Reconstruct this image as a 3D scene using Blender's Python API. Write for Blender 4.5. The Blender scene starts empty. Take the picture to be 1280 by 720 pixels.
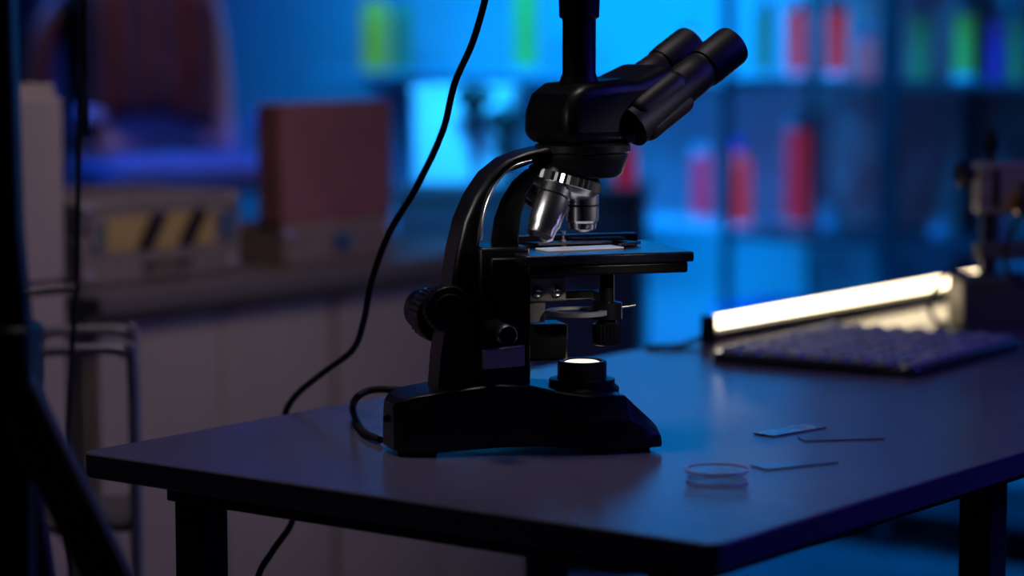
import bpy, bmesh, math, random
from mathutils import Vector, Matrix
random.seed(4)
C = bpy.context.scene.collection
# ---------------------------------------------------------------- survey of the room
F = 3200.0; TH = math.atan(340/3200.0); YAW = math.radians(37)
CAM = Vector((1.658, -1.569, 1.137))
def ray(u, v):
    a = (u-640)/F; b = -(v-360)/F
    d = Vector((a, math.cos(TH)+b*math.sin(TH), -math.sin(TH)+b*math.cos(TH)))
    return Matrix.Rotation(YAW, 3, 'Z') @ d
def on(u, v, ax, val):
    d = ray(u, v); t = (val-CAM[ax])/d[ax]
    return CAM + d*t
def dep(u, v, Y):
    d = ray(u, v); fw = Vector((-math.sin(YAW), math.cos(YAW), 0))
    return CAM + d*(Y/d.dot(fw))
def vw(X, Y, z):   # metres right of / ahead of the tripod point
    return Vector((CAM.x + X*math.cos(YAW) - Y*math.sin(YAW), CAM.y + X*math.sin(YAW) + Y*math.cos(YAW), z))

# ---------------------------------------------------------------- materials
def mat(name, col, rough=0.5, metal=0.0, var=0.08, scale=30, bump=0.0, emit=None, es=0.0, trans=0.0, coat=0.0, ior=1.45, alpha=1.0):
    m = bpy.data.materials.new(name); m.use_nodes = True
    nt = m.node_tree; b = nt.nodes['Principled BSDF']
    b.inputs['Roughness'].default_value = rough
    b.inputs['Metallic'].default_value = metal
    b.inputs['Transmission Weight'].default_value = trans
    b.inputs['Coat Weight'].default_value = coat
    b.inputs['IOR'].default_value = ior
    b.inputs['Alpha'].default_value = alpha
    tc = nt.nodes.new('ShaderNodeTexCoord')
    n = nt.nodes.new('ShaderNodeTexNoise'); n.inputs['Scale'].default_value = scale
    n.inputs['Detail'].default_value = 4
    nt.links.new(tc.outputs['Object'], n.inputs['Vector'])
    r = nt.nodes.new('ShaderNodeValToRGB')
    r.color_ramp.elements[0].position = 0.3; r.color_ramp.elements[1].position = 0.7
    r.color_ramp.elements[0].color = tuple(c*(1-var) for c in col)+(1,)
    r.color_ramp.elements[1].color = tuple(min(1, c*(1+var)) for c in col)+(1,)
    nt.links.new(n.outputs['Fac'], r.inputs['Fac'])
    nt.links.new(r.outputs['Color'], b.inputs['Base Color'])
    if bump:
        bp = nt.nodes.new('ShaderNodeBump'); bp.inputs['Strength'].default_value = bump
        bp.inputs['Distance'].default_value = 0.002
        nt.links.new(n.outputs['Fac'], bp.inputs['Height'])
        nt.links.new(bp.outputs['Normal'], b.inputs['Normal'])
    if emit:
        b.inputs['Emission Color'].default_value = tuple(emit)+(1,)
        b.inputs['Emission Strength'].default_value = es
    return m
BLACK = mat('black_enamel', (0.008,0.008,0.010), 0.34, 0, .15, 60)
BLACKM = mat('black_matte', (0.007,0.007,0.008), 0.5, 0, .2, 90, .05)
STAGEM = mat('stage_satin', (0.016,0.018,0.026), 0.26, 0, .2, 90, .02)
RUBBER = mat('rubber', (0.008,0.008,0.008), 0.7)
CHROME = mat('chrome', (0.85,0.85,0.86), 0.25, 1.0, .04)
STEEL = mat('brushed_steel', (0.45,0.45,0.46), 0.3, 1.0, .1, 80)
SATIN = mat('satin_steel', (0.50,0.48,0.45), 0.5, .5, .1, 80)
GREYM = mat('grey_metal', (0.28,0.28,0.29), 0.45, .6, .1, 40)
LENS = mat('lamp_lens', (0.9,0.85,0.7), 0.2, 0, .02, 10, 0, (1.0,0.78,0.5), 1.5)
LENSD = mat('lens_glass', (0.05,0.06,0.09), 0.08, 0, .02, 10, coat=1)
GLASS = mat('clear_thin_plastic', (.28,.32,.45), 0.06, 0, .0, 5, ior=1.3, alpha=.10)
GLASSR = mat('glass_rim', (0.8,0.85,1.0), 0.12, 0, .0, 5, ior=1.5, alpha=.75)
SLIDE = mat('slide_glass', (0.20,0.22,0.32), 0.12, 0, .1, 25, ior=1.4, alpha=.55)
SPECIM = mat('specimen_slide_glow', (0.85,0.85,0.80), 0.3, 0, .05, 25, 0, (1,.92,.8), .12)  # faint emission stands in for lamp light coming up through the slide
TABLE = mat('table_laminate', (0.115,0.11,0.155), 0.25, 0, .06, 14, .01)
TABLE.node_tree.nodes['Principled BSDF'].inputs['Specular IOR Level'].default_value = .42
TFRAME = mat('table_frame_paint', (0.03,0.03,0.04), 0.45)
WALL = mat('wall_paint', (0.5,0.55,0.6), 0.85, 0, .05, 3, .05)
WALLD = mat('wall_paint_dark', (0.07,0.07,0.09), 0.9, 0, .08, 3, .05)
FLOOR = mat('floor_vinyl', (0.16,0.17,0.21), 0.45, 0, .12, 5, .02)
CAB = mat('cabinet_laminate', (0.35,0.32,0.29), 0.6, 0, .05, 6)
CABT = mat('worktop_stone', (0.12,0.11,0.115), 0.5, 0, .1, 40)
PALE = mat('pale_steel', (0.42,0.37,0.32), 0.5, 0, .05, 10)
BROWN = mat('brown_board', (0.25,0.105,0.12), 0.8, 0, .12, 12, .1)
BROWND = mat('brown_cabinet', (0.14,0.08,0.09), 0.7, 0, .12, 8)
ALU = mat('case_aluminium', (0.23,0.20,0.185), 0.5, .2, .12, 20)
YEL = mat('hazard_yellow', (0.42,0.31,0.11), 0.6)
WHITE = mat('white_plastic', (0.75,0.78,0.8), 0.4, 0, .03)
SHELLM = mat('pale_blue_shell', (0.35,0.45,0.65), 0.4, 0, .03)
BLUEP = mat('blue_plastic', (0.05,0.12,0.6), 0.4)
SEATM = mat('seat_fabric', (0.10,0.18,0.38), 0.8)
LEATHER = mat('brown_leather', (0.065,0.020,0.012), 0.45, 0, .3, 15, .3)
SHELFM = mat('shelf_metal', (0.06,0.07,0.10), 0.4, .5, .1, 20)
TUBE = mat('lit_tube', (1,0.95,0.8), 0.4, 0, .01, 3, 0, (1.0,0.80,0.47), 6.5)

# ---------------------------------------------------------------- mesh helpers
def finish(name, bm, m, parent=None, ang=35, bevel=0, seg=2):
    me = bpy.data.meshes.new(name)
    bmesh.ops.recalc_face_normals(bm, faces=bm.faces)
    bm.to_mesh(me); bm.free()
    for p in me.polygons: p.use_smooth = True
    me.set_sharp_from_angle(angle=math.radians(ang))
    ms = m if isinstance(m, (list, tuple)) else [m]
    for x in ms: me.materials.append(x)
    o = bpy.data.objects.new(name, me); C.objects.link(o)
    if parent: o.parent = parent
    if bevel:
        b = o.modifiers.new('bevel', 'BEVEL'); b.width = bevel; b.segments = seg
        b.limit_method = 'ANGLE'; b.angle_limit = math.radians(40)
    return o
def box(name, lo, hi, m, parent=None, bevel=0.002):
    bm = bmesh.new()
    lo = Vector(lo); hi = Vector(hi)
    bmesh.ops.create_cube(bm, size=1)
    for v in bm.verts:
        v.co = Vector([(lo[i]+hi[i])/2 + v.co[i]*(hi[i]-lo[i]) for i in range(3)])
    return finish(name, bm, m, parent, 35, bevel)
def lathe(name, prof, m, parent=None, seg=40, mtx=None, knurl=None, ang=35, mi=None):
    """prof: (r,z) list bottom to top, revolved about z; knurl=(i0,i1,depth)"""
    bm = bmesh.new(); rings = []
    for k, (r, z) in enumerate(prof):
        if r < 1e-6:
            rings.append([bm.verts.new((0,0,z))]); continue
        ring = []
        for i in range(seg):
            rr = r
            if knurl and knurl[0] <= k <= knurl[1] and i % 2: rr -= knurl[2]
            a = 2*math.pi*i/seg
            ring.append(bm.verts.new((rr*math.cos(a), rr*math.sin(a), z)))
        rings.append(ring)
    for k in range(len(rings)-1):
        A, B = rings[k], rings[k+1]
        for i in range(seg):
            j = (i+1) % seg
            if len(A) == 1 and len(B) == 1: continue
            if len(A) == 1: f = bm.faces.new((A[0], B[i], B[j]))
            elif len(B) == 1: f = bm.faces.new((A[i], A[j], B[0]))
            else: f = bm.faces.new((A[i], A[j], B[j], B[i]))
            if mi: f.material_index = mi[k]
    if len(rings[0]) > 1: bm.faces.new(rings[0])
    if len(rings[-1]) > 1: bm.faces.new(rings[-1])
    if mtx: bmesh.ops.transform(bm, matrix=mtx, verts=bm.verts)
    return finish(name, bm, m, parent, ang)
def extrude(name, pts, y0, y1, m, parent=None, bevel=0.002, ang=30, plane='xz'):
    bm = bmesh.new()
    def mk(p, t):
        return (p[0], t, p[1]) if plane == 'xz' else ((p[0], p[1], t) if plane == 'xy' else (t, p[0], p[1]))
    A = [bm.verts.new(mk(p, y0)) for p in pts]; B = [bm.verts.new(mk(p, y1)) for p in pts]
    n = len(pts)
    bm.faces.new(A); bm.faces.new(B[::-1])
    for i in range(n):
        j = (i+1) % n; bm.faces.new((A[i], A[j], B[j], B[i]))
    return finish(name, bm, m, parent, ang, bevel)
def catmull(P, n=8):
    P = [Vector(p) for p in P]; Q = [P[0]*2-P[1]]+P+[P[-1]*2-P[-2]]; out = []
    for i in range(1, len(Q)-2):
        for k in range(n):
            t = k/n; a, b, c, d = Q[i-1], Q[i], Q[i+1], Q[i+2]
            out.append(0.5*((2*b)+(c-a)*t+(2*a-5*b+4*c-d)*t*t+(3*b-a-3*c+d)*t**3))
    out.append(P[-1]); return out
def tube(name, P, r, m, parent=None, seg=10, smooth=True, closed=False):
    pts = catmull(P) if smooth else [Vector(p) for p in P]
    bm = bmesh.new(); rings = []; nrm = None
    for i, p in enumerate(pts):
        t = (pts[min(i+1, len(pts)-1)]-pts[max(i-1, 0)]).normalized()
        if nrm is None:
            nrm = t.orthogonal().normalized()
        nrm = (nrm - t*nrm.dot(t)).normalized(); b = t.cross(nrm)
        rr = r[i] if isinstance(r, list) else r
        rings.append([bm.verts.new(p+(nrm*math.cos(2*math.pi*k/seg)+b*math.sin(2*math.pi*k/seg))*rr) for k in range(seg)])
    for i in range(len(rings)-1):
        for k in range(seg):
            j = (k+1) % seg
            bm.faces.new((rings[i][k], rings[i][j], rings[i+1][j], rings[i+1][k]))
    bm.faces.new(rings[0]); bm.faces.new(rings[-1])
    return finish(name, bm, m, parent, 50)
def along(p, d):
    """matrix taking +z to direction d at p"""
    d = Vector(d).normalized()
    return Matrix.Translation(Vector(p)) @ d.to_track_quat('Z', 'Y').to_matrix().to_4x4()
def tag(o, label, cat, group=None):
    o['label'] = label; o['category'] = cat
    if group: o['group'] = group
    return o
def empty(name, loc, rz=0, label='', cat='', group=None):
    e = bpy.data.objects.new(name, None); C.objects.link(e)
    e.location = loc; e.rotation_euler = (0,0,rz); e.empty_display_size = .05
    return tag(e, label, cat, group)

# ---------------------------------------------------------------- room shell
def struct(name, lo, hi, m):
    o = box(name, lo, hi, m, None, 0); o['kind'] = 'structure'; return o
struct('floor', (-4.2,-3.2,-.1), (3.2,3.8,0), FLOOR)
struct('ceiling', (-4.2,-3.2,2.8), (3.2,3.8,2.9), WALLD)
struct('wall_back', (-4.2,3.62,0), (3.2,3.8,2.8), WALL)
struct('wall_left', (-4.2,-3.2,0), (-4.0,3.62,2.8), WALLD)
struct('wall_right', (3.0,-3.2,0), (3.2,3.62,2.8), WALLD)
struct('wall_front', (-4.0,-3.2,0), (3.0,-3.0,2.8), WALLD)
struct('baseboard_back', (-4.0,3.6,0), (3.0,3.62,.09), SHELFM)

# ---------------------------------------------------------------- main table
TZ = .75
t = empty('lab_table', (0,0,0), 0, 'dark grey laminate worktable with rounded corners and metal legs', 'table')
def rrect(x0,y0,x1,y1,r,n=6):
    out = []
    for cx, cy, a0 in ((x1-r,y0+r,-90),(x1-r,y1-r,0),(x0+r,y1-r,90),(x0+r,y0+r,180)):
        for k in range(n+1):
            a = math.radians(a0+90*k/n); out.append((cx+r*math.cos(a), cy+r*math.sin(a)))
    return out
extrude('tabletop', rrect(-.008,0,.663,2.1,.014), TZ-.022, TZ, TABLE, t, .0015, 30, 'xy')
for lo, hi in (((.05,.05,.705),(.615,.07,.728)),((.05,2.03,.705),(.615,2.05,.728)),((.05,.07,.705),(.07,2.03,.728)),((.595,.07,.705),(.615,2.03,.728))):
    box('apron', lo, hi, TFRAME, t)
for x in (.055,.565):
    for y in (.055,.58,1.99):
        box('leg', (x,y,0), (x+.034,y+.034,.705), TFRAME, t)

# ---------------------------------------------------------------- microscope
AL = math.radians(17)
ax = dep(728, 300, 2.31)
MS = empty('microscope', (ax.x, ax.y, TZ), YAW+AL, 'black trinocular compound microscope with chrome objectives, lamp lit, on the table', 'microscope')
MI = (Matrix.Translation((ax.x,ax.y,TZ)) @ Matrix.Rotation(YAW+AL,4,'Z')).inverted()
Mw = MI.inverted()
def M(u, v, y=0.0):
    o = MI @ CAM; d = MI.to_3x3() @ ray(u, v)
    return o + d*((y-o.y)/d.y)
def MX(L, y):
    return [(M(u,v,y).x, M(u,v,y).z) for u,v in L]
# base, lofted along its length
st = [(-.182,.020,.044),(-.176,.031,.050),(-.163,.038,.054),(-.14,.042,.057),(-.115,.044,.060),(-.09,.047,.062),(-.06,.052,.060),
      (-.035,.060,.054),(-.012,.069,.051),(.010,.073,.051),(.022,.072,.050),(.048,.070,.026),(.053,.068,.021)]
bm = bmesh.new(); rings = []
for x, w, h in st:
    arch = 0.004 + 0.003*max(0, math.sin(math.pi*min(1,max(0,(x+.14)/.14))))
    sec = [(w*.98,arch),(w,arch+.003),(w*.975,arch+(h-arch)*.56),(w*.80,h*.975),(w*.76,h)]
    sec = sec + [(-a,b) for a,b in sec[::-1]]
    rings.append([bm.verts.new((x,a,b)) for a,b in sec])
for i in range(len(rings)-1):
    n = len(rings[i])
    for k in range(n):
        j = (k+1) % n; bm.faces.new((rings[i][k],rings[i][j],rings[i+1][j],rings[i+1][k]))
bm.faces.new(rings[0]); bm.faces.new(rings[-1])
finish('base', bm, BLACK, MS, 22, .0025, 3)
for x, y in ((-.155,.025),(-.155,-.025),(.036,.052),(.036,-.052)):
    lathe('foot', [(.010,0),(.011,.002),(.011,.006),(.009,.010)], RUBBER, MS, 20, Matrix.Translation((x,y,0)))
# illuminator
il = lathe('illuminator', [(.034,.046),(.034,.051),(.030,.054),(.030,.059),(.0225,.060),(.0225,.074),(.021,.0755),(.019,.0755),(.018,.073),(0,.073)], BLACK, MS, 64, None, (3,3,.001))
lathe('lamp_lens', [(.0178,.0732),(.014,.0748),(.007,.0756),(0,.0758)], LENS, il, 40)
# arm
outer = MX([(532,494),(536,440),(543,395),(549,350),(555,310),(564,272),(577,242),(595,215),(617,197),(642,187),(668,181),(690,179)], .022)
inner = MX([(738,178),(738,196),(700,199),(670,197),(648,203),(630,216),(617,235),(608,258),(603,284),(600,312),(600,350),(604,400),(606,492)], -.022)
extrude('arm', outer+inner, -.022, .022, BLACK, MS, .004, 30)
rim_line = [M(u,v,-.0235) for u,v in ((601,300),(604,272),(612,246),(625,224),(643,208),(664,201))]
tube('rim_highlight', rim_line, .0011, CHROME, MS, 8)  # chrome strip stands in for the bright reflection along the arm's rim
o2 = MX([(614,330),(613,300),(617,272),(626,248),(640,226),(656,212),(676,203)], .012)
i2 = MX([(690,206),(672,222),(660,242),(652,268),(649,296),(650,330)], -.012)
extrude('inner_rib', o2+i2, -.012, .012, BLACKM, MS, .003, 30)
# focus column and mount
a = M(600,310,-.03); b = M(664,470,-.03)
box('focus_column', (a.x,-.03,.055), (b.x,.03,a.z), BLACK, MS, .003)
cxl, cxr = b.x, M(708,360,-.02).x
za, zb = M(690,354,-.02).z, M(690,377,-.02).z
fb = box('stage_bracket', (cxl-.004,-.020,zb), (cxr,.022,za+.006), SATIN, MS, .0015)
for sx in (.25,.75):
    lathe('screw', [(.0045,0),(.0045,.003),(.003,.004),(0,.003)], CHROME, fb, 16, along((cxl+(cxr-cxl)*sx,-.020,(za+zb)/2),(0,-1,0)))
box('gear_rack', (cxl-.004,-.016,M(690,404,-.02).z), (M(684,390,-.02).x,.018,zb), SATIN, MS, .0015)
a = M(668,408,-.022); b = M(718,452,-.022)
box('condenser_block', (cxl-.004,-.010,b.z), (b.x-.002,.024,a.z), BLACK, MS, .0025)
a = M(604,438,-.034); b = M(655,460,-.034)
extrude('cover_plate', [(a.x,a.z),(b.x,a.z+.004),(b.x,b.z+.002),(a.x,b.z)], -.036, -.029, SATIN, MS, .001)
# knobs
fx = M(534,388,.09)
lathe('focus_knob', [(.012,0),(.0125,.012),(.0240,.013),(.0250,.016),(.0250,.045),(.0235,.047),(.0195,.048),(.0200,.051),(.0200,.078),(.0175,.081),(0,.0815)],
      BLACK, MS, 64, along((fx.x,.022,fx.z),(0,1,0)), (3,4,.0016))
fn = M(560,386,-.03)
lathe('axle_cover', [(.0215,0),(.0215,.010),(.0195,.012),(.014,.0125),(.013,.016),(0,.0165)], BLACK, MS, 56, along((fn.x,-.0225,fn.z),(0,-1,0)), (0,1,.0014))
nx = M(612,410,-.03)
lathe('focus_knob', [(.0075,0),(.0080,.006),(.0092,.007),(.0092,.042),(.0085,.043),(.0085,.047),(.0092,.048),(.0092,.054),(.008,.056),(0,.0565)],
      [BLACK,STEEL], MS, 48, along((nx.x,-.030,nx.z),(0,-1,0)), (2,3,.0008), 35, [0,0,0,0,0,0,1,1,0])
# stage
a = M(657,321,-.065); b = M(868,314,-.065); sz = (a.z+b.z)/2
sx0, sx1 = a.x, b.x
stg = box('stage', (sx0,-.065,sz-.009), (sx1,.065,sz), STAGEM, MS, .0015)
box('stage_underplate', (sx0+.004,-.061,sz-.019), (sx1-.004,.061,sz-.009), BLACK, stg, .002)
extrude('stage_carrier', [(M(600,330,0).x,sz-.019),(M(600,330,0).x,sz-.004),(sx0+.02,sz-.004),(sx0+.02,sz-.019)], -.035, .035, BLACK, MS, .002)
holder = box('slide_holder', (.0,.030,sz), (.052,.046,sz+.006), BLACK, stg, .001)
box('holder_rail', (-.05,.046,sz), (.07,.058,sz+.008), BLACK, stg, .001)
extrude('spring_clip', [(-.038,.012),(-.045,.03),(-.02,.034),(.03,.022),(.034,.016),(.0,.018)], sz+.0015, sz+.004, STEEL, stg, .0004, 30, 'xy')
extrude('spring_clip', [(.03,-.012),(.058,.004),(.05,.02),(.04,.018),(.046,.004)], sz+.0015, sz+.004, BLACK, stg, .0004, 30, 'xy')
lathe('stop_screw', [(.003,0),(.003,.006),(.0015,.007),(.0015,.011),(.003,.012),(.003,.014),(0,.0145)], CHROME, stg, 16, Matrix.Translation((-.012,.02,sz)))
sl = extrude('glass_slide', [(-.045,-.013),(.031,-.013),(.031,.013),(-.045,.013)], 0, .0012, SPECIM, None, .0002, 30, 'xy')
tag(sl, 'pale specimen slide with a faint glow as if lit from below, on the microscope stage', 'microscope slide')
sl.matrix_world = Mw @ Matrix.Translation((0,-.012,sz+.0004)) @ Matrix.Rotation(math.radians(8),4,'Z')
# head carrier and nosepiece
lathe('head_carrier', [(.032,.243),(.036,.246),(.040,.258),(.041,.262),(.041,.264)], BLACK, MS, 56)
lathe('dovetail_flange', [(.041,.2645),(.043,.266),(.043,.272),(.038,.274)], BLACK, MS, 56)
axis = Vector((-math.sin(math.radians(16)),0,-math.cos(math.radians(16))))
Pp = Vector((0,0,.300))
ring = lathe('nosepiece', [(.012,.044),(.028,.050),(.032,.056),(.034,.058),(.034,.066),(.032,.067),(.030,.071),(.018,.078),(0,.080)],
      [BLACK,CHROME], MS, 72, along(Pp,axis), (3,4,.0012), 35, [0,0,0,1,1,1,1,0])
for phi, L, R in ((0,.037,1.12),(122,.055,1.12),(-118,.028,1)):
    d = Matrix.Rotation(math.radians(phi),3,axis) @ Vector((0,0,-1))
    ob = lathe('objective', [(.0095*R,.066),(.0095*R,.073),(.0132*R,.074),(.0132*R,.082),(.0124*R,.0825),(.0124*R,.0838),(.0132*R,.084),(.0132*R,.070+L*.72),(.0115*R,.070+L*.78),(.0110*R,.070+L*.93),(.007*R,.070+L),(.004,.070+L),(0,.0695+L)],
          [STEEL,BLACK,CHROME], ring, 48, along(Pp,d), None, 30, [0,0,2,2,1,1,2,2,2,2,0,0])
# condenser
def ringmesh(name, c, Ro, Ri, h, m, parent):
    bm = bmesh.new(); n = 56; L = []
    for r,z in ((Ri,0),(Ro,0),(Ro,h),(Ri,h)):
        L.append([bm.verts.new((c[0]+r*math.cos(2*math.pi*i/n), c[1]+r*math.sin(2*math.pi*i/n), c[2]+z)) for i in range(n)])
    for k in range(4):
        A,B = L[k],L[(k+1)%4]
        for i in range(n):
            j=(i+1)%n; bm.faces.new((A[i],A[j],B[j],B[i]))
    return finish(name, bm, m, parent, 35, .0003)
RY = -.022
r0 = M(721,393,RY)
fr = ringmesh('filter_holder', (r0.x,RY,r0.z), .0275, .0215, .0042, SATIN, MS)
lathe('filter_glass', [(.0214,r0.z+.0005),(.0214,r0.z+.0020),(0,r0.z+.0020)], BLACKM, fr, 40, Matrix.Translation((r0.x,RY,0)))
box('holder_arm', (cxl,-.014,r0.z-.001), (r0.x-.021,-.002,r0.z+.003), STEEL, fr, .001)
cc = M(758,400,RY); cx = cc.x
def cz(v): return M(758,v,RY).z
lathe('condenser', [(.010,cz(431)),(.0118,cz(430)),(.0128,cz(427)),(.0128,cz(405)),(.009,cz(403)),(.009,cz(399)),(.0140,cz(398)),(.0140,cz(378)),(.007,cz(376)),(.007,sz-.018)],
      BLACK, MS, 48, Matrix.Translation((cx,RY,0)), (2,3,.0012))
tube('iris_lever', [(cx+.012,RY,cz(385)),(M(794,384,RY).x,RY,cz(383))], .0016, STEEL, MS, 8, False)
box('condenser_arm', (cxl,.006,cz(372)-.004), (cx,.014,cz(372)+.004), BLACKM, MS, .001)
box('condenser_link', (cx-.006,RY,cz(372)-.004), (cx+.006,.014,cz(372)+.004), BLACKM, MS, .001)
# head (turned a little further than the stand)
HR = math.radians(20)
hd = extrude('head', [(-.041,.273),(-.044,.285),(-.043,.302),(-.036,.318),(-.022,.327),(.012,.330),(.040,.332),(.078,.346),(.092,.328),(.062,.296),(.046,.273)], -.036,.036, BLACK, MS, .013, 30)
hd.modifiers['bevel'].segments = 5
hd.rotation_euler = (0,0,HR)
e30 = math.radians(30.5)
D = Vector((math.cos(e30),0,math.sin(e30)))
for y in (-.029,.029):
    s = Vector((.040,y,.293))
    tb = box('prism_housing', (-.018,-.0215,-.008), (.021,.0215,.060), BLACKM, hd, .012)
    tb.modifiers['bevel'].segments = 5
    tb.matrix_local = along(s, D)
    e = lathe('eyepiece', [(.0200,-.01),(.0185,.070),(.0178,.085),(.0172,.086),(.0172,.090),(.0188,.091),(.0194,.098),(.0194,.129),(.0187,.132),(.0170,.1325),(.0160,.129),(.0160,.123),(0,.123)],
              [BLACKM,LENSD], hd, 48, along(s,D), None, 35, [0]*11+[1])
lathe('phototube', [(.019,.322),(.0165,.332),(.0150,.336),(.0150,.384),(.0180,.386),(.0185,.400),(.0185,.420),(.0165,.424),(.0165,.455)], BLACKM, hd, 48, Matrix.Translation((-.006,-.002,0)), (5,6,.0007))
box('camera_body', (-.030,-.028,.455), (.020,.024,.505), BLACKM, hd, .004)

# cables
camtop = Mw @ Vector((-.036,0,.49))
pts = [camtop] + [dep(628,-95,2.33), dep(612,-30,2.33), dep(605,5,2.34), dep(590,55,2.36), dep(568,105,2.38), dep(553,165,2.40), dep(520,235,2.42), dep(487,290,2.44), dep(465,350,2.46),
       dep(455,400,2.48), dep(441,437,2.50), dep(405,465,2.52), dep(372,492,2.53), dep(357,516,2.54), dep(358,545,2.56), dep(372,600,2.56), dep(366,650,2.45), dep(340,690,2.4), dep(322,725,2.35), dep(318,800,2.35), on(318,900,2,.004)]
tube('camera_cable', pts, .0032, RUBBER)
tag(bpy.data.objects['camera_cable'], 'thin black cable hanging from the microscope camera over the table edge', 'cable')
p0 = Mw @ Vector((-.183,0,.03))
pc = [p0, dep(505,492,2.37), dep(488,487,2.38), dep(462,488,2.39), on(446,497,2,TZ+.03), on(441,508,2,TZ+.012), on(444,522,2,TZ+.004), on(455,540,2,TZ+.004), on(475,550,2,TZ+.004)]
tube('power_cable', pc, .0034, RUBBER); tag(bpy.data.objects['power_cable'], 'black power cord looping from the microscope base onto the table', 'cable')
pc = [on(106,0,0,-.36)+Vector((0,0,1.5)), on(106,0,0,-.36), on(103,100,0,-.36), on(98,220,0,-.36), on(97,330,0,-.36), on(90,440,0,-.36), on(86,500,0,-.36), on(84,600,0,-.36), on(90,800,0,-.36)]
pc[0].z = 2.8
pc.append(Vector((pc[-1].x,pc[-1].y,.004)))
tube('hanging_cable', pc, .0030, RUBBER); tag(bpy.data.objects['hanging_cable'], 'thin black cable hanging down from the ceiling past the bench', 'cable')

# ---------------------------------------------------------------- table-top small items
def ground(u,v,z=TZ): return on(u,v,2,z)
def slide(pa, pb, w, label, m=SLIDE):
    A = ground(*pa); B = ground(*pb); d = (B-A); L = .076; c = (A+B)/2
    o = extrude('glass_slide', [(-L/2,-w/2),(L/2,-w/2),(L/2,w/2),(-L/2,w/2)], 0, .0014, m, None, .0002, 30, 'xy')
    o.location = (c.x,c.y,TZ+.0003); o.rotation_euler = (0,0,math.atan2(d.y,d.x))
    return tag(o, label, 'microscope slide', 'glass slides lying on the table')
slide((958,544),(1016,534),.025,'glass microscope slide with a coloured specimen lying on the table', mat('specimen_tint',(0.30,0.40,0.35),.15,0,.7,60,alpha=.75))
slide((1000,550),(1102,547),.024,'clear glass microscope slide lying flat on the table')
slide((946,586),(1040,576),.025,'frosted glass microscope slide lying near the petri dish')
pd = empty('petri_dish', tuple(ground(896,602)), 0, 'small clear glass petri dish with lid on the table', 'petri dish')
pd.location.z = TZ
lathe('dish', [(.0,.0005),(.0245,.0005),(.0255,.002),(.0255,.008),(.0243,.008),(.0243,.002),(0,.002)], GLASS, pd, 56)
lathe('lid', [(.0262,.0100),(.0262,.0110),(0,.0110),(0,.0100)], GLASS, pd, 56)
ringmesh('lid_rim', (0,0,.0088), .0272, .0262, .0026, GLASSR, pd)
ringmesh('dish_rim', (0,0,.0004), .0260, .0250, .0016, GLASSR, pd)

# ---------------------------------------------------------------- tube lamp along the far edge
L0 = ground(884,430); lamp = empty('tube_lamp', (.030, L0.y, TZ), 0, 'warm white tube lamp lying along the table edge, switched on', 'lamp')
y1 = .745
box('lamp_housing', (-.010,0,.0), (.006,y1,.014), BLACKM, lamp, .002)
lathe('light_tube', [(.0080,.006),(.0080,y1-.006)], TUBE, lamp, 32, Matrix.Translation((0,0,.0247)) @ Matrix.Rotation(-math.pi/2,4,'X'))
for yy in (0,y1-.008):
    box('end_cap', (-.0105,yy-.001,.0), (.0095,yy+.005,.034), BLACKM, lamp, .002)
tube('lamp_cord', [(.0,-.002,.01),(-.004,-.03,.006),(.0,-.06,.003),(-.02,-.075,.003),(-.04,-.078,-.01),(-.05,-.08,-.1)], .0028, RUBBER, lamp)
tube('thin_wire', [dep(1204,322,3.28),dep(1192,334,3.25),dep(1172,356,3.2),dep(1163,376,3.16),on(1164,393,2,TZ+.02),on(1172,402,2,TZ+.004),on(1183,405,2,TZ+.004)], .0030, RUBBER)
tag(bpy.data.objects['thin_wire'],'thin black wire drooping from the tube lamp to the table','cable')

# ---------------------------------------------------------------- vial tray
VCAP = mat('vial_cap', (0.5,0.48,0.60), 0.12, 0, .35, 50, coat=.6)
nt = VCAP.node_tree; oi = nt.nodes.new('ShaderNodeObjectInfo'); rp = nt.nodes.new('ShaderNodeValToRGB'); rp.color_ramp.interpolation = 'CONSTANT'
cols = [(0,(.05,.05,.09)),(.30,(.10,.12,.32)),(.45,(.40,.38,.42)),(.60,(.12,.07,.20)),(.78,(.5,.38,.28)),(.88,(.05,.13,.28))]
while len(rp.color_ramp.elements) < len(cols): rp.color_ramp.elements.new(.5)
for el,(p_,c_) in zip(rp.color_ramp.elements, cols): el.position = p_; el.color = c_+(1,)
nt.links.new(oi.outputs['Random'], rp.inputs['Fac']); nt.links.new(rp.outputs['Color'], nt.nodes['Principled BSDF'].inputs['Base Color'])
VRIM = mat('vial_rim', (0.45,0.44,0.50), 0.15, 0, .1, 60, coat=.5)
TRAY = mat('tray_plastic', (0.02,0.02,0.03), 0.22, 0, .1, 20, coat=.3)
tcn = vw(.410, 2.915, TZ)
e = empty('vial_tray', tuple(tcn), math.radians(4), 'dark glossy tray packed with small round coloured vials', 'tray')
nxw, nyw, pit = 9, 11, .0270
W, H = nxw*pit+.012, nyw*pit+.012
extrude('tray', rrect(-W/2,-H/2,W/2,H/2,.020,8), 0, .011, TRAY, e, .003, 30, 'xy')
first = None
for i in range(nxw):
    for j in range(nyw):
        if first is None:
            first = o = lathe('vial', [(.0098,-.001),(.0100,.0035),(.0094,.0048),(.0084,.0050),(.0076,.0042),(.0060,.0058),(.0030,.0068),(0,.0070)], [VRIM,VCAP], e, 24, None, None, 60, [0,0,0,0,1,1,1])
        else:
            o = first.copy(); o.parent = e; C.objects.link(o)
        o.location = ((i-(nxw-1)/2)*pit, (j-(nyw-1)/2)*pit, .011)

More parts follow.
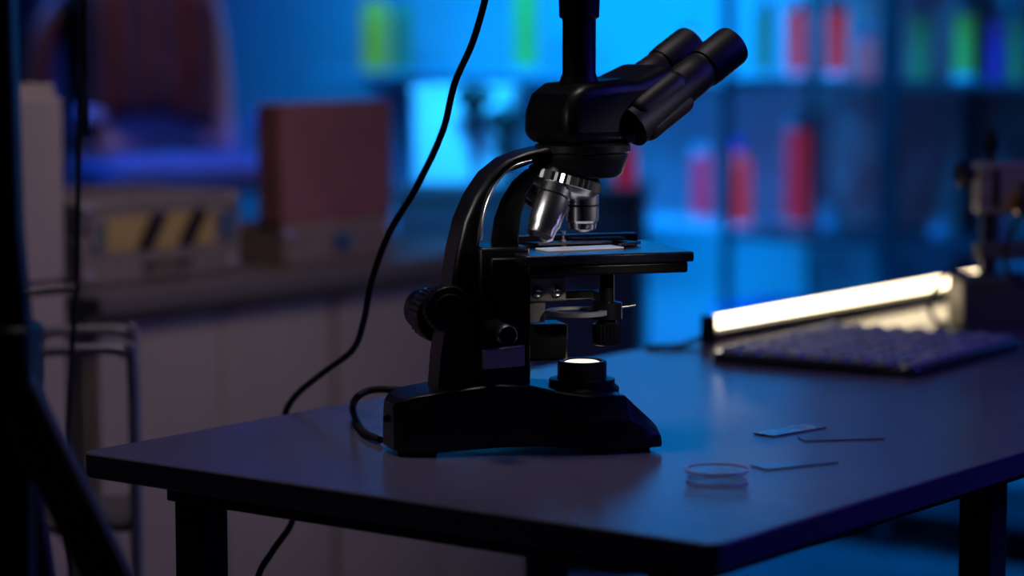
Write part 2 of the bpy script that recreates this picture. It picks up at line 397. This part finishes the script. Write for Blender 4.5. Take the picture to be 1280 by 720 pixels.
# ---------------------------------------------------------------- micromanipulator
p = vw((1255-640)/3200*3.2, 3.2, TZ); mm = empty('micromanipulator', tuple(p), YAW+math.radians(4), 'beige-grey metal micromanipulator on a heavy base with black knobs', 'laboratory instrument')
DK = mat('instrument_grey',(0.13,0.12,0.11),.5,.1,.1,30)
CARR = mat('carriage_metal',(0.50,0.44,0.37),.4,.4)
box('base_block', (-.056,-.030,0), (.085,.05,.062), DK, mm, .003)
box('post', (-.028,-.010,.062), (-.009,.010,.150), STEEL, mm, .001)
box('carriage', (-.036,-.018,.142), (.045,.018,.206), CARR, mm, .003)
box('slide_groove', (-.018,-.0195,.150), (-.010,-.0178,.198), BLACKM, mm, .0005)
box('cross_slide', (-.034,-.022,.085), (.05,.012,.104), DK, mm, .002)
lathe('micrometer_knob', [(.005,.206),(.005,.218),(.009,.219),(.009,.234),(.006,.235),(.006,.246),(.0,.247)], BLACKM, mm, 24, Matrix.Translation((-.016,0,0)), (2,3,.0008))
lathe('side_knob', [(.006,0),(.006,.006),(.012,.007),(.017,.014),(.017,.022),(.011,.026),(0,.027)], BLACKM, mm, 24, along((-.036,0,.190),(-1,-.2,0)), (3,4,.003))
lathe('brass_screw', [(.014,0),(.014,.018),(.010,.02),(0,.02)], mat('brass',(0.6,0.25,0.08),.3,1), mm, 20, along((.018,-.018,.155),(0,-1,0)), (0,1,.001))
for zz in (.160,.190):
    lathe('screw', [(.003,0),(.003,.002),(0,.0022)], STEEL, mm, 12, along((-.027,-.018,zz),(0,-1,0)))
tube('lead', [(.02,-.018,.18),(.01,-.05,.15),(-.01,-.05,.1),(.0,-.042,.068),(.02,-.02,.065)], .003, RUBBER, mm)

# ---------------------------------------------------------------- tripod light stand
hub = dep(8,455,1.86)
tr = empty('tripod', (hub.x,hub.y,0), YAW, 'black metal tripod stand with flat legs beside the table', 'tripod')
hz = hub.z
extrude('column', [(-.020,hz-.25),(.014,hz-.25),(.020,hz),(.013,hz+.1),(.0,2.2),(-.025,2.2)], -.015,.015, BLACKM, tr, .003)
box('hub', (-.035,-.03,hz-.02), (.022,.03,hz+.03), BLACKM, tr, .006)
def strut(name, a, b, w, d, parent, m):
    a = Vector(a); b = Vector(b); o = box(name, (-w/2,-d/2,0), (w/2,d/2,(b-a).length), m, parent, .003)
    z = (b-a).normalized(); y = Vector((0,1,0)); x = y.cross(z).normalized(); y = z.cross(x)
    o.matrix_local = Matrix.Translation(a) @ Matrix((x,y,z)).transposed().to_4x4(); return o
LEGM = mat('leg_grey', (0.06,0.057,0.06), .5)
strut('leg', (.0,-.015,hz), (hz*.52,-.16,.005), .034, .018, tr, LEGM)
strut('leg', (-.02,0,hz), (-hz*.5,-.1,.005), .030, .018, tr, LEGM)
strut('leg', (-.01,.02,hz), (.03,.45,.005), .028, .018, tr, LEGM)
tube('tie_rod', [(.0,0,hz+.05),(.05,.01,hz+.055)], .003, STEEL, tr, 8, False)

# ---------------------------------------------------------------- tubular trolley
tp = vw(-.485, 2.95, 0)
tl = empty('trolley', tuple(tp), YAW+math.radians(8), 'grey steel tube trolley with rounded frame beside the bench', 'trolley')
for y in (-.08,.10):
    tube('frame', [(-.07,y,.03),(-.07,y,.40),(-.07,y,.735),(-.06,y,.758),(-.03,y,.762),(.02,y,.762),(.036,y,.757),(.044,y,.735),(.045,y,.4),(.045,y,.03)], .0065, GREYM, tl, 12)
for z in (.25,.55):
    box('tray_shelf', (-.065,-.075,z), (.04,.095,z+.012), DK, tl, .002)
for x in (-.07,.045):
    for y in (-.08,.10):
        lathe('caster', [(.008,-.01),(.028,-.008),(.030,0),(.028,.008),(.008,.01)], RUBBER, tl, 24, along((x,y,.030),(0,1,0)))

# ---------------------------------------------------------------- bench with cabinets
BX = -.94
wt = box('worktop', (-1.56,.905,.722), (BX+.02,1.95,.75), CABT, None, .003); tag(wt, 'dark grey stone worktop on pale cabinets', 'worktop')
for i, y in enumerate((.92,1.43)):
    w = .505
    e = empty('base_cabinet', (-1.25,y+w/2,0), 0, 'beige laminate base cabinet under the dark worktop', 'cabinet', 'base cabinets under the worktop')
    box('body', (-.29,-w/2,0.08), (.285,w/2,.7215), CAB, e, .002)
    box('plinth', (-.27,-w/2+.005,0), (.24,w/2-.005,.08), BLACKM, e, .002)
    for s2 in ((-w/2+.004,-.002),(.002,w/2-.004)):
        dr = box('door', (.285,s2[0],.09), (.305,s2[1],.700), CAB, e, .003)
        box('handle', (.296,s2[0]+.02,.7005), (.308,s2[1]-.02,.706), CAB, dr, .001)
fc = empty('filing_cabinet', (-1.15,.545,0), 0, 'pale steel filing cabinet with drawers beside the bench', 'cabinet')
box('body', (-.28,-.245,.0), (.27,.245,1.047), PALE, fc, .004)
for k in range(4):
    d = box('drawer', (.27,-.24,.03+k*.252), (.289,.24,.275+k*.252), PALE, fc, .004)
    box('handle', (.289,-.06,.17+k*.252), (.303,.06,.19+k*.252), STEEL, d, .002)

# hard case with hazard tape
hc = empty('equipment_case', (-1.13,1.115,.7502), 0, 'metal equipment case with yellow and black hazard tape on the worktop', 'case')
box('body', (-.13,-.165,0), (.125,.165,.075), ALU, hc, .006)
box('lid', (-.13,-.165,.078), (.125,.165,.125), ALU, hc, .006)
bm = bmesh.new()
def quad(pts, mi):
    f = bm.faces.new([bm.verts.new(p) for p in pts]); f.material_index = mi
y0, yb, z0, z1 = -.115, .105, .048, .100
quad([(.1262,y0,z0),(.1262,yb,z0),(.1262,yb,z1),(.1262,y0,z1)], 0)
for yy in (-.060,.025):
    quad([(.1268,yy,z0),(.1268,yy+.036,z0),(.1268,yy+.070,z1),(.1268,yy+.034,z1)], 1)
finish('hazard_tape', bm, [YEL,BLACKM], hc)
for y in (-.15,.15):
    for z in (.014,.112):
        lathe('corner_guard', [(0,-.014),(.010,-.012),(.014,0),(.010,.012),(0,.014)], GREYM, hc, 16, Matrix.Translation((.118,y,z)))
for y in (-.135,.130):
    box('latch', (.1255,y-.012,.055), (.131,y+.012,.095), CHROME, hc, .001)
tube('handle', [(.125,-.04,.025),(.145,-.035,.027),(.145,.035,.027),(.125,.04,.025)], .005, BLACKM, hc, 8, False)
c2e = empty('instrument_case', (-1.06,1.505,.7502), 0, 'low greyish brown instrument case with metal corners under an upright box', 'case')
box('body', (-.06,-.13,0), (.06,.13,.064), mat('case_brown',(0.24,0.18,0.17),.5), c2e, .005)
for y in (-.12,.12):
    lathe('corner_guard', [(0,-.012),(.009,-.01),(.012,0),(.009,.01),(0,.012)], CHROME, c2e, 16, Matrix.Translation((.053,y,.045)))
box('latch', (.06,-.02,.02), (.066,.02,.045), STEEL, c2e, .001)
cb = empty('document_box', (-1.03,1.505,.8145), 0, 'reddish brown upright document box standing on the instrument case', 'box')
box('body', (-.024,-.133,0), (.026,.133,.178), BROWN, cb, .003)
box('lid', (-.0245,-.1335,.176), (.0265,.1335,.187), BROWN, cb, .003)

# ---------------------------------------------------------------- chair with jacket behind the bench
cp = dep(222,200,5.3)
cr = YAW+math.radians(20)
ch = empty('office_chair', (cp.x,cp.y,0), cr, 'pale blue shell high office chair with fabric seat behind the bench', 'chair')
tube('stem', [(0,0,.08),(0,0,.66)], .025, STEEL, ch, 16, False)
for k in range(5):
    a = 2*math.pi*k/5
    strut('foot', (0,0,.09), (.27*math.cos(a),.27*math.sin(a),.03), .04, .03, ch, BLACKM)
extrude('seat', rrect(-.19,-.18,.19,.18,.06,6), .78, .85, SEATM, ch, .02, 30, 'xy')
bm = bmesh.new(); G = []
for j in range(13):
    z = .86+.40*j/12; w = .150*(1-.35*(j/12)**3); row = []
    for i in range(13):
        a = (i/12-.5)*2
        row.append(bm.verts.new((a*w, .17+.03*math.sin(j/12*3)-.07*a*a, z-.02*a*a)))
    G.append(row)
for j in range(12):
    for i in range(12): bm.faces.new((G[j][i],G[j][i+1],G[j+1][i+1],G[j+1][i]))
o = finish('backrest', bm, SHELLM, ch, 60); s = o.modifiers.new('s','SOLIDIFY'); s.thickness = .02
for sx in (-1,1):
    tube('armrest', [(sx*.14,.14,.80),(sx*.18,.12,.88),(sx*.19,.05,.935),(sx*.19,-.14,.94)], .014, SHELLM, ch, 12)
box('stem_plate', (-.06,-.06,.66), (.06,.2,.78), BLACKM, ch, .005)
bm = bmesh.new(); G = []
for j in range(19):
    s1 = j/18; row = []
    for i in range(15):
        a = (i/14-.5)*2
        if s1 < .35: y = .075-.010*math.sin(6*a); z = .93+.31*(s1/.35)
        elif s1 < .55: q=(s1-.35)/.2; y = .075+.17*q; z = 1.24+.045*math.sin(q*math.pi)
        else: y = .245+.015*math.sin(5*a+2*s1); z = 1.24-.36*((s1-.55)/.45)
        row.append(bm.verts.new((-.045+a*(.135+.01*s1)+.01*math.sin(9*s1), y+.010*math.sin(11*a), z-.04*a*a)))
    G.append(row)
for j in range(18):
    for i in range(14): bm.faces.new((G[j][i],G[j][i+1],G[j+1][i+1],G[j+1][i]))
jk = empty('jacket', (cp.x,cp.y,0), cr, 'dark brown leather jacket draped over the office chair back', 'jacket')
o = finish('jacket_body', bm, LEATHER, jk, 70); s3 = o.modifiers.new('s','SOLIDIFY'); s3.thickness = .012
tube('sleeve', [(-.14,.2,1.20),(-.20,.18,1.17),(-.25,.16,1.10),(-.27,.15,.98)], .035, LEATHER, jk, 14)
tube('sleeve', [(.03,.25,1.20),(.07,.26,1.10),(.07,.25,1.0),(.06,.24,.90)], .032, LEATHER, jk, 14)

# ---------------------------------------------------------------- dark counter behind the microscope
CD = 5.15
a = dep(495,235,CD); b = dep(800,235,CD)
RC = YAW-math.radians(6)
bc = empty('storage_cabinet', ((a.x+b.x)/2,(a.y+b.y)/2,0), RC, 'dark reddish brown low storage cabinet with drawers', 'cabinet')
hw = (b-a).length/2; zt = a.z
box('body', (-hw,-.02,.06), (hw,.35,zt-.02), BROWND, bc, .003)
box('top', (-hw-.01,-.03,zt-.02), (hw+.01,.36,zt), BROWND, bc, .003)
box('plinth', (-hw+.02,.0,0), (hw-.02,.33,.06), BLACKM, bc, .001)
for k in range(2):
    for q in range(2):
        d = box('drawer', (-hw+.01+k*hw,-.036,.08+q*.33), (-.01+k*hw,-.02,.39+q*.33), BROWND, bc, .003)
        box('handle', (-hw/2-.05+k*hw,-.046,.30+q*.33), (-hw/2+.05+k*hw,-.036,.315+q*.33), STEEL, d, .001)
sc = CD/3200
Bw = Matrix.Translation(bc.location) @ Matrix.Rotation(RC,4,'Z')
def oncab(u, yy):
    return Bw @ Vector(((u-(495+800)/2)*sc, yy, zt+.0003))
q = oncab(568,.21); tank_at = q
dv = empty('plastic_tank', tuple(q), RC, 'pale plastic tank with lid on the brown cabinet', 'container')
FROST = mat('frosted_blue', (0.55,0.75,0.9), .5, 0, .05, 10, trans=.3)
extrude('tank', rrect(-.105,-.09,.105,.09,.02,5), 0, .175, WHITE, dv, .004, 30, 'xy')
extrude('lid', rrect(-.109,-.094,.109,.094,.022,5), .1755, .20, WHITE, dv, .004, 30, 'xy')
for u, top, yy in ((590,.205,.045),(630,.160,.045)):
    q = oncab(u,yy)
    g = empty('valve_stand', tuple(q), RC, 'black valve stand with cross knob on the brown cabinet', 'valve')
    lathe('stand_base', [(.016,0),(.016,.006),(.004,.012),(.004,top-.105),(.016,top-.100),(.016,top-.004),(.009,top),(0,top)], BLACKM, g, 20)
    lathe('knob', [(.027,0),(.033,.006),(.033,.016),(.018,.022),(0,.023)], BLACKM, g, 16, along((0,-.008,top-.025),(0,-1,0)), (1,2,.004))
    tube('crossbar', [(-.040,0,top-.022),(.040,0,top-.022)], .013, BLACKM, g, 10, False)
q = oncab(780,.06)
rb = empty('red_canister', tuple(q), 0, 'glowing red plastic canister on the brown cabinet', 'canister')
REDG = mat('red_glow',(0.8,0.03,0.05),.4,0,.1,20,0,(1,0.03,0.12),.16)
lathe('body', [(.020,0),(.022,.004),(.022,.070),(.016,.083),(.012,.085)], REDG, rb, 24)
lathe('cap', [(.014,.085),(.014,.098),(0,.099)], BLACKM, rb, 20)
q = oncab(722,.2)
bx = empty('brown_carton', tuple(q), RC, 'dark brown carton on the low cabinet', 'box')
box('body', (-.055,-.06,0), (.040,.08,.06), BROWND, bx, .003)
box('lid', (-.057,-.062,.06), (.042,.082,.072), BROWND, bx, .002)

# ---------------------------------------------------------------- shelving along back wall
S1, S2 = 1.0, .665
posts = [-1.36,-.95,-.20]
for i in range(2):
    x0, x1 = posts[i]+.001, posts[i+1]-.001
    e = empty('shelving_unit', ((x0+x1)/2,3.4,0), 0, 'metal open shelving unit with glassware against the blue wall', 'shelf', 'shelving along the wall')
    h = (x1-x0)/2
    for sx in (-h, h-.018):
        for yy in (-.2,.17):
            box('upright', (sx,yy,0), (sx+.018,yy+.02,2.05), SHELFM, e, .001)
    for z in (.10,.33,S2,S1,1.335,1.67,2.0):
        box('shelf', (-h+.018,-.2,z-.014), (h-.018,.19,z), SHELFM, e, .001)
for z, xa, xb in ((S1,-2.67,-1.39),(S2,-1.90,-1.39)):
    ws = empty('wall_shelf', ((xa+xb)/2,3.5,0), 0, 'pale frosted wall shelf on steel brackets', 'shelf', 'wall shelves')
    h = (xb-xa)/2
    box('board', (-h,-.16,z-.012), (h,.118,z-.0003), FROST, ws, .001)
    for x in (-h*.8,h*.8):
        box('bracket', (x-.008,-.1,z-.04), (x+.008,.118,z-.012), STEEL, ws, .001)
def glow(nm, c, s=.25): return mat(nm, c, .3, 0, .1, 15, 0, c, s)  # emission put into the colour so liquids still show under blue light
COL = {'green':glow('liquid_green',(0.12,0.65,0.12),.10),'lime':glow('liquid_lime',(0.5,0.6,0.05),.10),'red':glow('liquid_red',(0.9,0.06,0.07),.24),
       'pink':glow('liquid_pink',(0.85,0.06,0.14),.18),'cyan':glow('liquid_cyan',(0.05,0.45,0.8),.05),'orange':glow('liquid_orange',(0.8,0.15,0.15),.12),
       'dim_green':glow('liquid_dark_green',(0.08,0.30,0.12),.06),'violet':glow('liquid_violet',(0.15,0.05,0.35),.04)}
def item(u, w, hpx, col, z, kind, yy=3.42):
    vref = 95 if z == S1 else 290
    p = on(u, vref, 1, yy); s = (p-CAM).dot(Vector((-math.sin(YAW),math.cos(YAW),0)))/3200
    r = w*s/2; h = hpx*s; m = COL[col]; cn = col.replace('_',' ')
    lab = {'bottle':'%s reagent bottle with a dark cap on the shelf','cylinder':'tall glass cylinder of %s liquid on the shelf','flask':'conical flask with %s liquid on the shelf'}[kind] % cn
    nm = {'bottle':'reagent_bottle','cylinder':'graduated_cylinder','flask':'conical_flask'}[kind]
    e = empty(nm, (p.x,yy,z+.0004), 0, lab, 'bottle' if kind=='bottle' else ('cylinder' if kind=='cylinder' else 'flask'), 'coloured vessels on the shelves')
    if kind == 'bottle':
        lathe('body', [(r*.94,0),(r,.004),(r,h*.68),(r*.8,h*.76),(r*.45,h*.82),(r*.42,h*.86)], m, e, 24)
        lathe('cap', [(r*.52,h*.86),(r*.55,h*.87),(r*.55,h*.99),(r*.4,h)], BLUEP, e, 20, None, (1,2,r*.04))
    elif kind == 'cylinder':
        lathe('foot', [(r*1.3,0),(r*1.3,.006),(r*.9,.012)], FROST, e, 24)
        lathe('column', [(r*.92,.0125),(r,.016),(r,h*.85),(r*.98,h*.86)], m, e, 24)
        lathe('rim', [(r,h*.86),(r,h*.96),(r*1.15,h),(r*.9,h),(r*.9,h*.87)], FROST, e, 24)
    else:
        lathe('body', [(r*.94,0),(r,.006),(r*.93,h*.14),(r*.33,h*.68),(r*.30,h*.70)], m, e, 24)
        lathe('neck', [(r*.30,h*.70),(r*.30,h*.95),(r*.38,h),(r*.26,h),(r*.26,h*.72)], FROST, e, 24)
up = [(470,36,105,'lime','bottle'),(503,24,105,'dim_green','bottle'),(657,32,120,'green','cylinder'),
      (862,24,60,'lime','bottle'),(955,20,98,'dim_green','cylinder'),(995,24,96,'red','cylinder'),(1045,26,96,'red','cylinder'),
      (1082,24,60,'orange','bottle'),(1150,26,100,'dim_green','bottle'),(1205,26,95,'green','cylinder'),(1245,22,95,'violet','bottle'),(1270,20,95,'dim_green','bottle')]
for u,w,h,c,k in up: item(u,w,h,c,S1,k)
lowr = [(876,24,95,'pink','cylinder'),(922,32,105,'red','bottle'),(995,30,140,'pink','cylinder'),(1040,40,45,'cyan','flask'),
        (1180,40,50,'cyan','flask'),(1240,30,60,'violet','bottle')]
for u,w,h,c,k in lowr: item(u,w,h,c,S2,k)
for u, w in ((955,.14),(1050,.15),(1180,.17)):
    p = on(u,420,1,3.34)
    e = empty('storage_tub', (p.x,3.36,.3304), 0, 'pale plastic storage tub with lid on the low shelf', 'storage box', 'tubs on the low shelf')
    extrude('tub', [(-w/2+.012,0),(-w/2,.15),(w/2,.15),(w/2-.012,0)], -.11,.11, FROST, e, .006)
    box('lid', (-w/2-.006,-.116,.15), (w/2+.006,.116,.165), BLUEP, e, .004)

# ---------------------------------------------------------------- lights
def area(name, loc, tgt, sx, sy, col, e, spread=180):
    l = bpy.data.lights.new(name,'AREA'); l.shape='RECTANGLE'; l.size=sx; l.size_y=sy; l.energy=e; l.color=col
    l.spread = math.radians(spread)
    o = bpy.data.objects.new(name,l); C.objects.link(o); o.location=loc
    o.rotation_euler=(Vector(tgt)-Vector(loc)).to_track_quat('-Z','Y').to_euler(); return o
def spot(name, loc, tgt, deg, r, col, e):
    l = bpy.data.lights.new(name,'SPOT'); l.energy=e; l.color=col; l.spot_size=math.radians(deg); l.spot_blend=.6; l.shadow_soft_size=r
    o = bpy.data.objects.new(name,l); C.objects.link(o); o.location=loc
    o.rotation_euler=(Vector(tgt)-Vector(loc)).to_track_quat('-Z','Y').to_euler(); return o
area('blue_wall_light', (-1.95,2.7,1.9), (-1.95,3.6,1.0), 1.0,.2, (0,.34,1), 12.5, 110)
area('blue_wall_light', (-1.0,2.7,1.9), (-1.0,3.6,1.0), .8,.2, (0,.30,1), 11.5, 110)
area('blue_wall_light', (.0,2.7,1.9), (-.3,3.6,1.0), .8,.2, (0,.26,1), 7, 110)
area('blue_low_light', (-1.45,3.0,.30), (-1.35,3.6,.6), .6,.1, (0,.30,1), 3.2, 130)
area('blue_low_light', (-.6,3.0,.30), (-.6,3.6,.6), .8,.1, (0,.24,1), 1.8, 130)
area('navy_wall_light', (-3.3,2.6,2.2), (-3.3,3.6,1.1), .8,.3, (0.02,.06,1), 2.2, 120)
area('blue_table_light', (1.9,1.6,2.0), (.5,.5,.75), .8,.8, (.08,.06,1), 3.8, 100)
area('table_fill', (.15,.25,2.7), (.2,.25,.75), .4,.4, (1,.86,.88), 1.0, 60)  # unseen fill added from above to lighten the tabletop
area('bench_warm_fill', (.2,.9,2.5), (-1.1,1.1,.7), .5,.5, (1,.76,.68), 1.45, 60)  # unseen warm fill added for the bench and cabinets
area('front_dim_light', (-1.2,-1.4,2.3), (.1,.4,.75), .8,.8, (.8,.6,.75), .3, 120)
area('chair_blue_fill', (-2.0,1.5,2.2), (cp.x,cp.y,1.05), .3,.3, (.03,.17,1), 4.0, 60)  # unseen blue fill added to brighten the chair shell
area('chair_warm_fill', (-1.2,2.2,1.7), (cp.x,cp.y,1.15), .2,.2, (1,.4,.15), .4, 60)  # unseen warm fill added to bring out the jacket's brown
area('tank_fill', tank_at+Vector((.55,-.75,.75)), tank_at+Vector((0,0,.1)), .2,.2, (0.01,.36,1), 2.2, 40)  # unseen cyan fill added to brighten the tank
tgt = Mw @ Vector((-.015,0,.212))
spot('objective_fill', vw(.75,2.30,1.20), tgt, 9, .05, (1,.92,.85), 18)  # unseen spot added to give the chrome objectives highlights
spot('objective_fill', vw(-.6,1.80,1.25), tgt, 8, .05, (1,.96,.92), 14)  # second added spot, lighting the objectives from the left
spot('substage_fill', vw(.55,1.75,1.22), Mw @ Vector((.0,-.016,.118)), 6, .03, (1,.9,.8), 9)  # unseen spot added to brighten the condenser area, not a microscope lamp
spot('manipulator_fill', vw(-.05,2.6,1.6), Vector(mm.location)+Vector((0,0,.17)), 16, .05, (1,.82,.62), 3.0)  # unseen warm spot added to lift the micromanipulator
spot('base_spot', Mw @ Vector((.05,-.05,1.9)), Mw @ Vector((-.04,-.17,0)), 12, .05, (1,.88,.8), 5.0)  # spot from overhead onto the table beside the microscope base
pl = bpy.data.lights.new('illuminator_bulb','SPOT'); pl.energy=.25; pl.color=(1,.85,.65); pl.spot_size=math.radians(50); pl.shadow_soft_size=.008
po = bpy.data.objects.new('illuminator_bulb',pl); C.objects.link(po); po.location = Mw @ Vector((0,0,.078)); po.rotation_euler=(math.pi,0,0)
w = bpy.data.worlds.new('world'); bpy.context.scene.world = w; w.use_nodes = True
w.node_tree.nodes['Background'].inputs[0].default_value = (.25,.3,.6,1); w.node_tree.nodes['Background'].inputs[1].default_value = .01
# ---------------------------------------------------------------- camera
cd = bpy.data.cameras.new('camera'); cd.sensor_width=36; cd.lens=90; cd.clip_start=.05
cd.dof.use_dof=True; cd.dof.focus_distance=2.31; cd.dof.aperture_fstop=2.5
co = bpy.data.objects.new('camera',cd); C.objects.link(co); co.location=CAM; co.rotation_euler=(math.pi/2-TH,0,YAW)
bpy.context.scene.camera = co
bpy.context.scene.view_settings.view_transform = 'Standard'
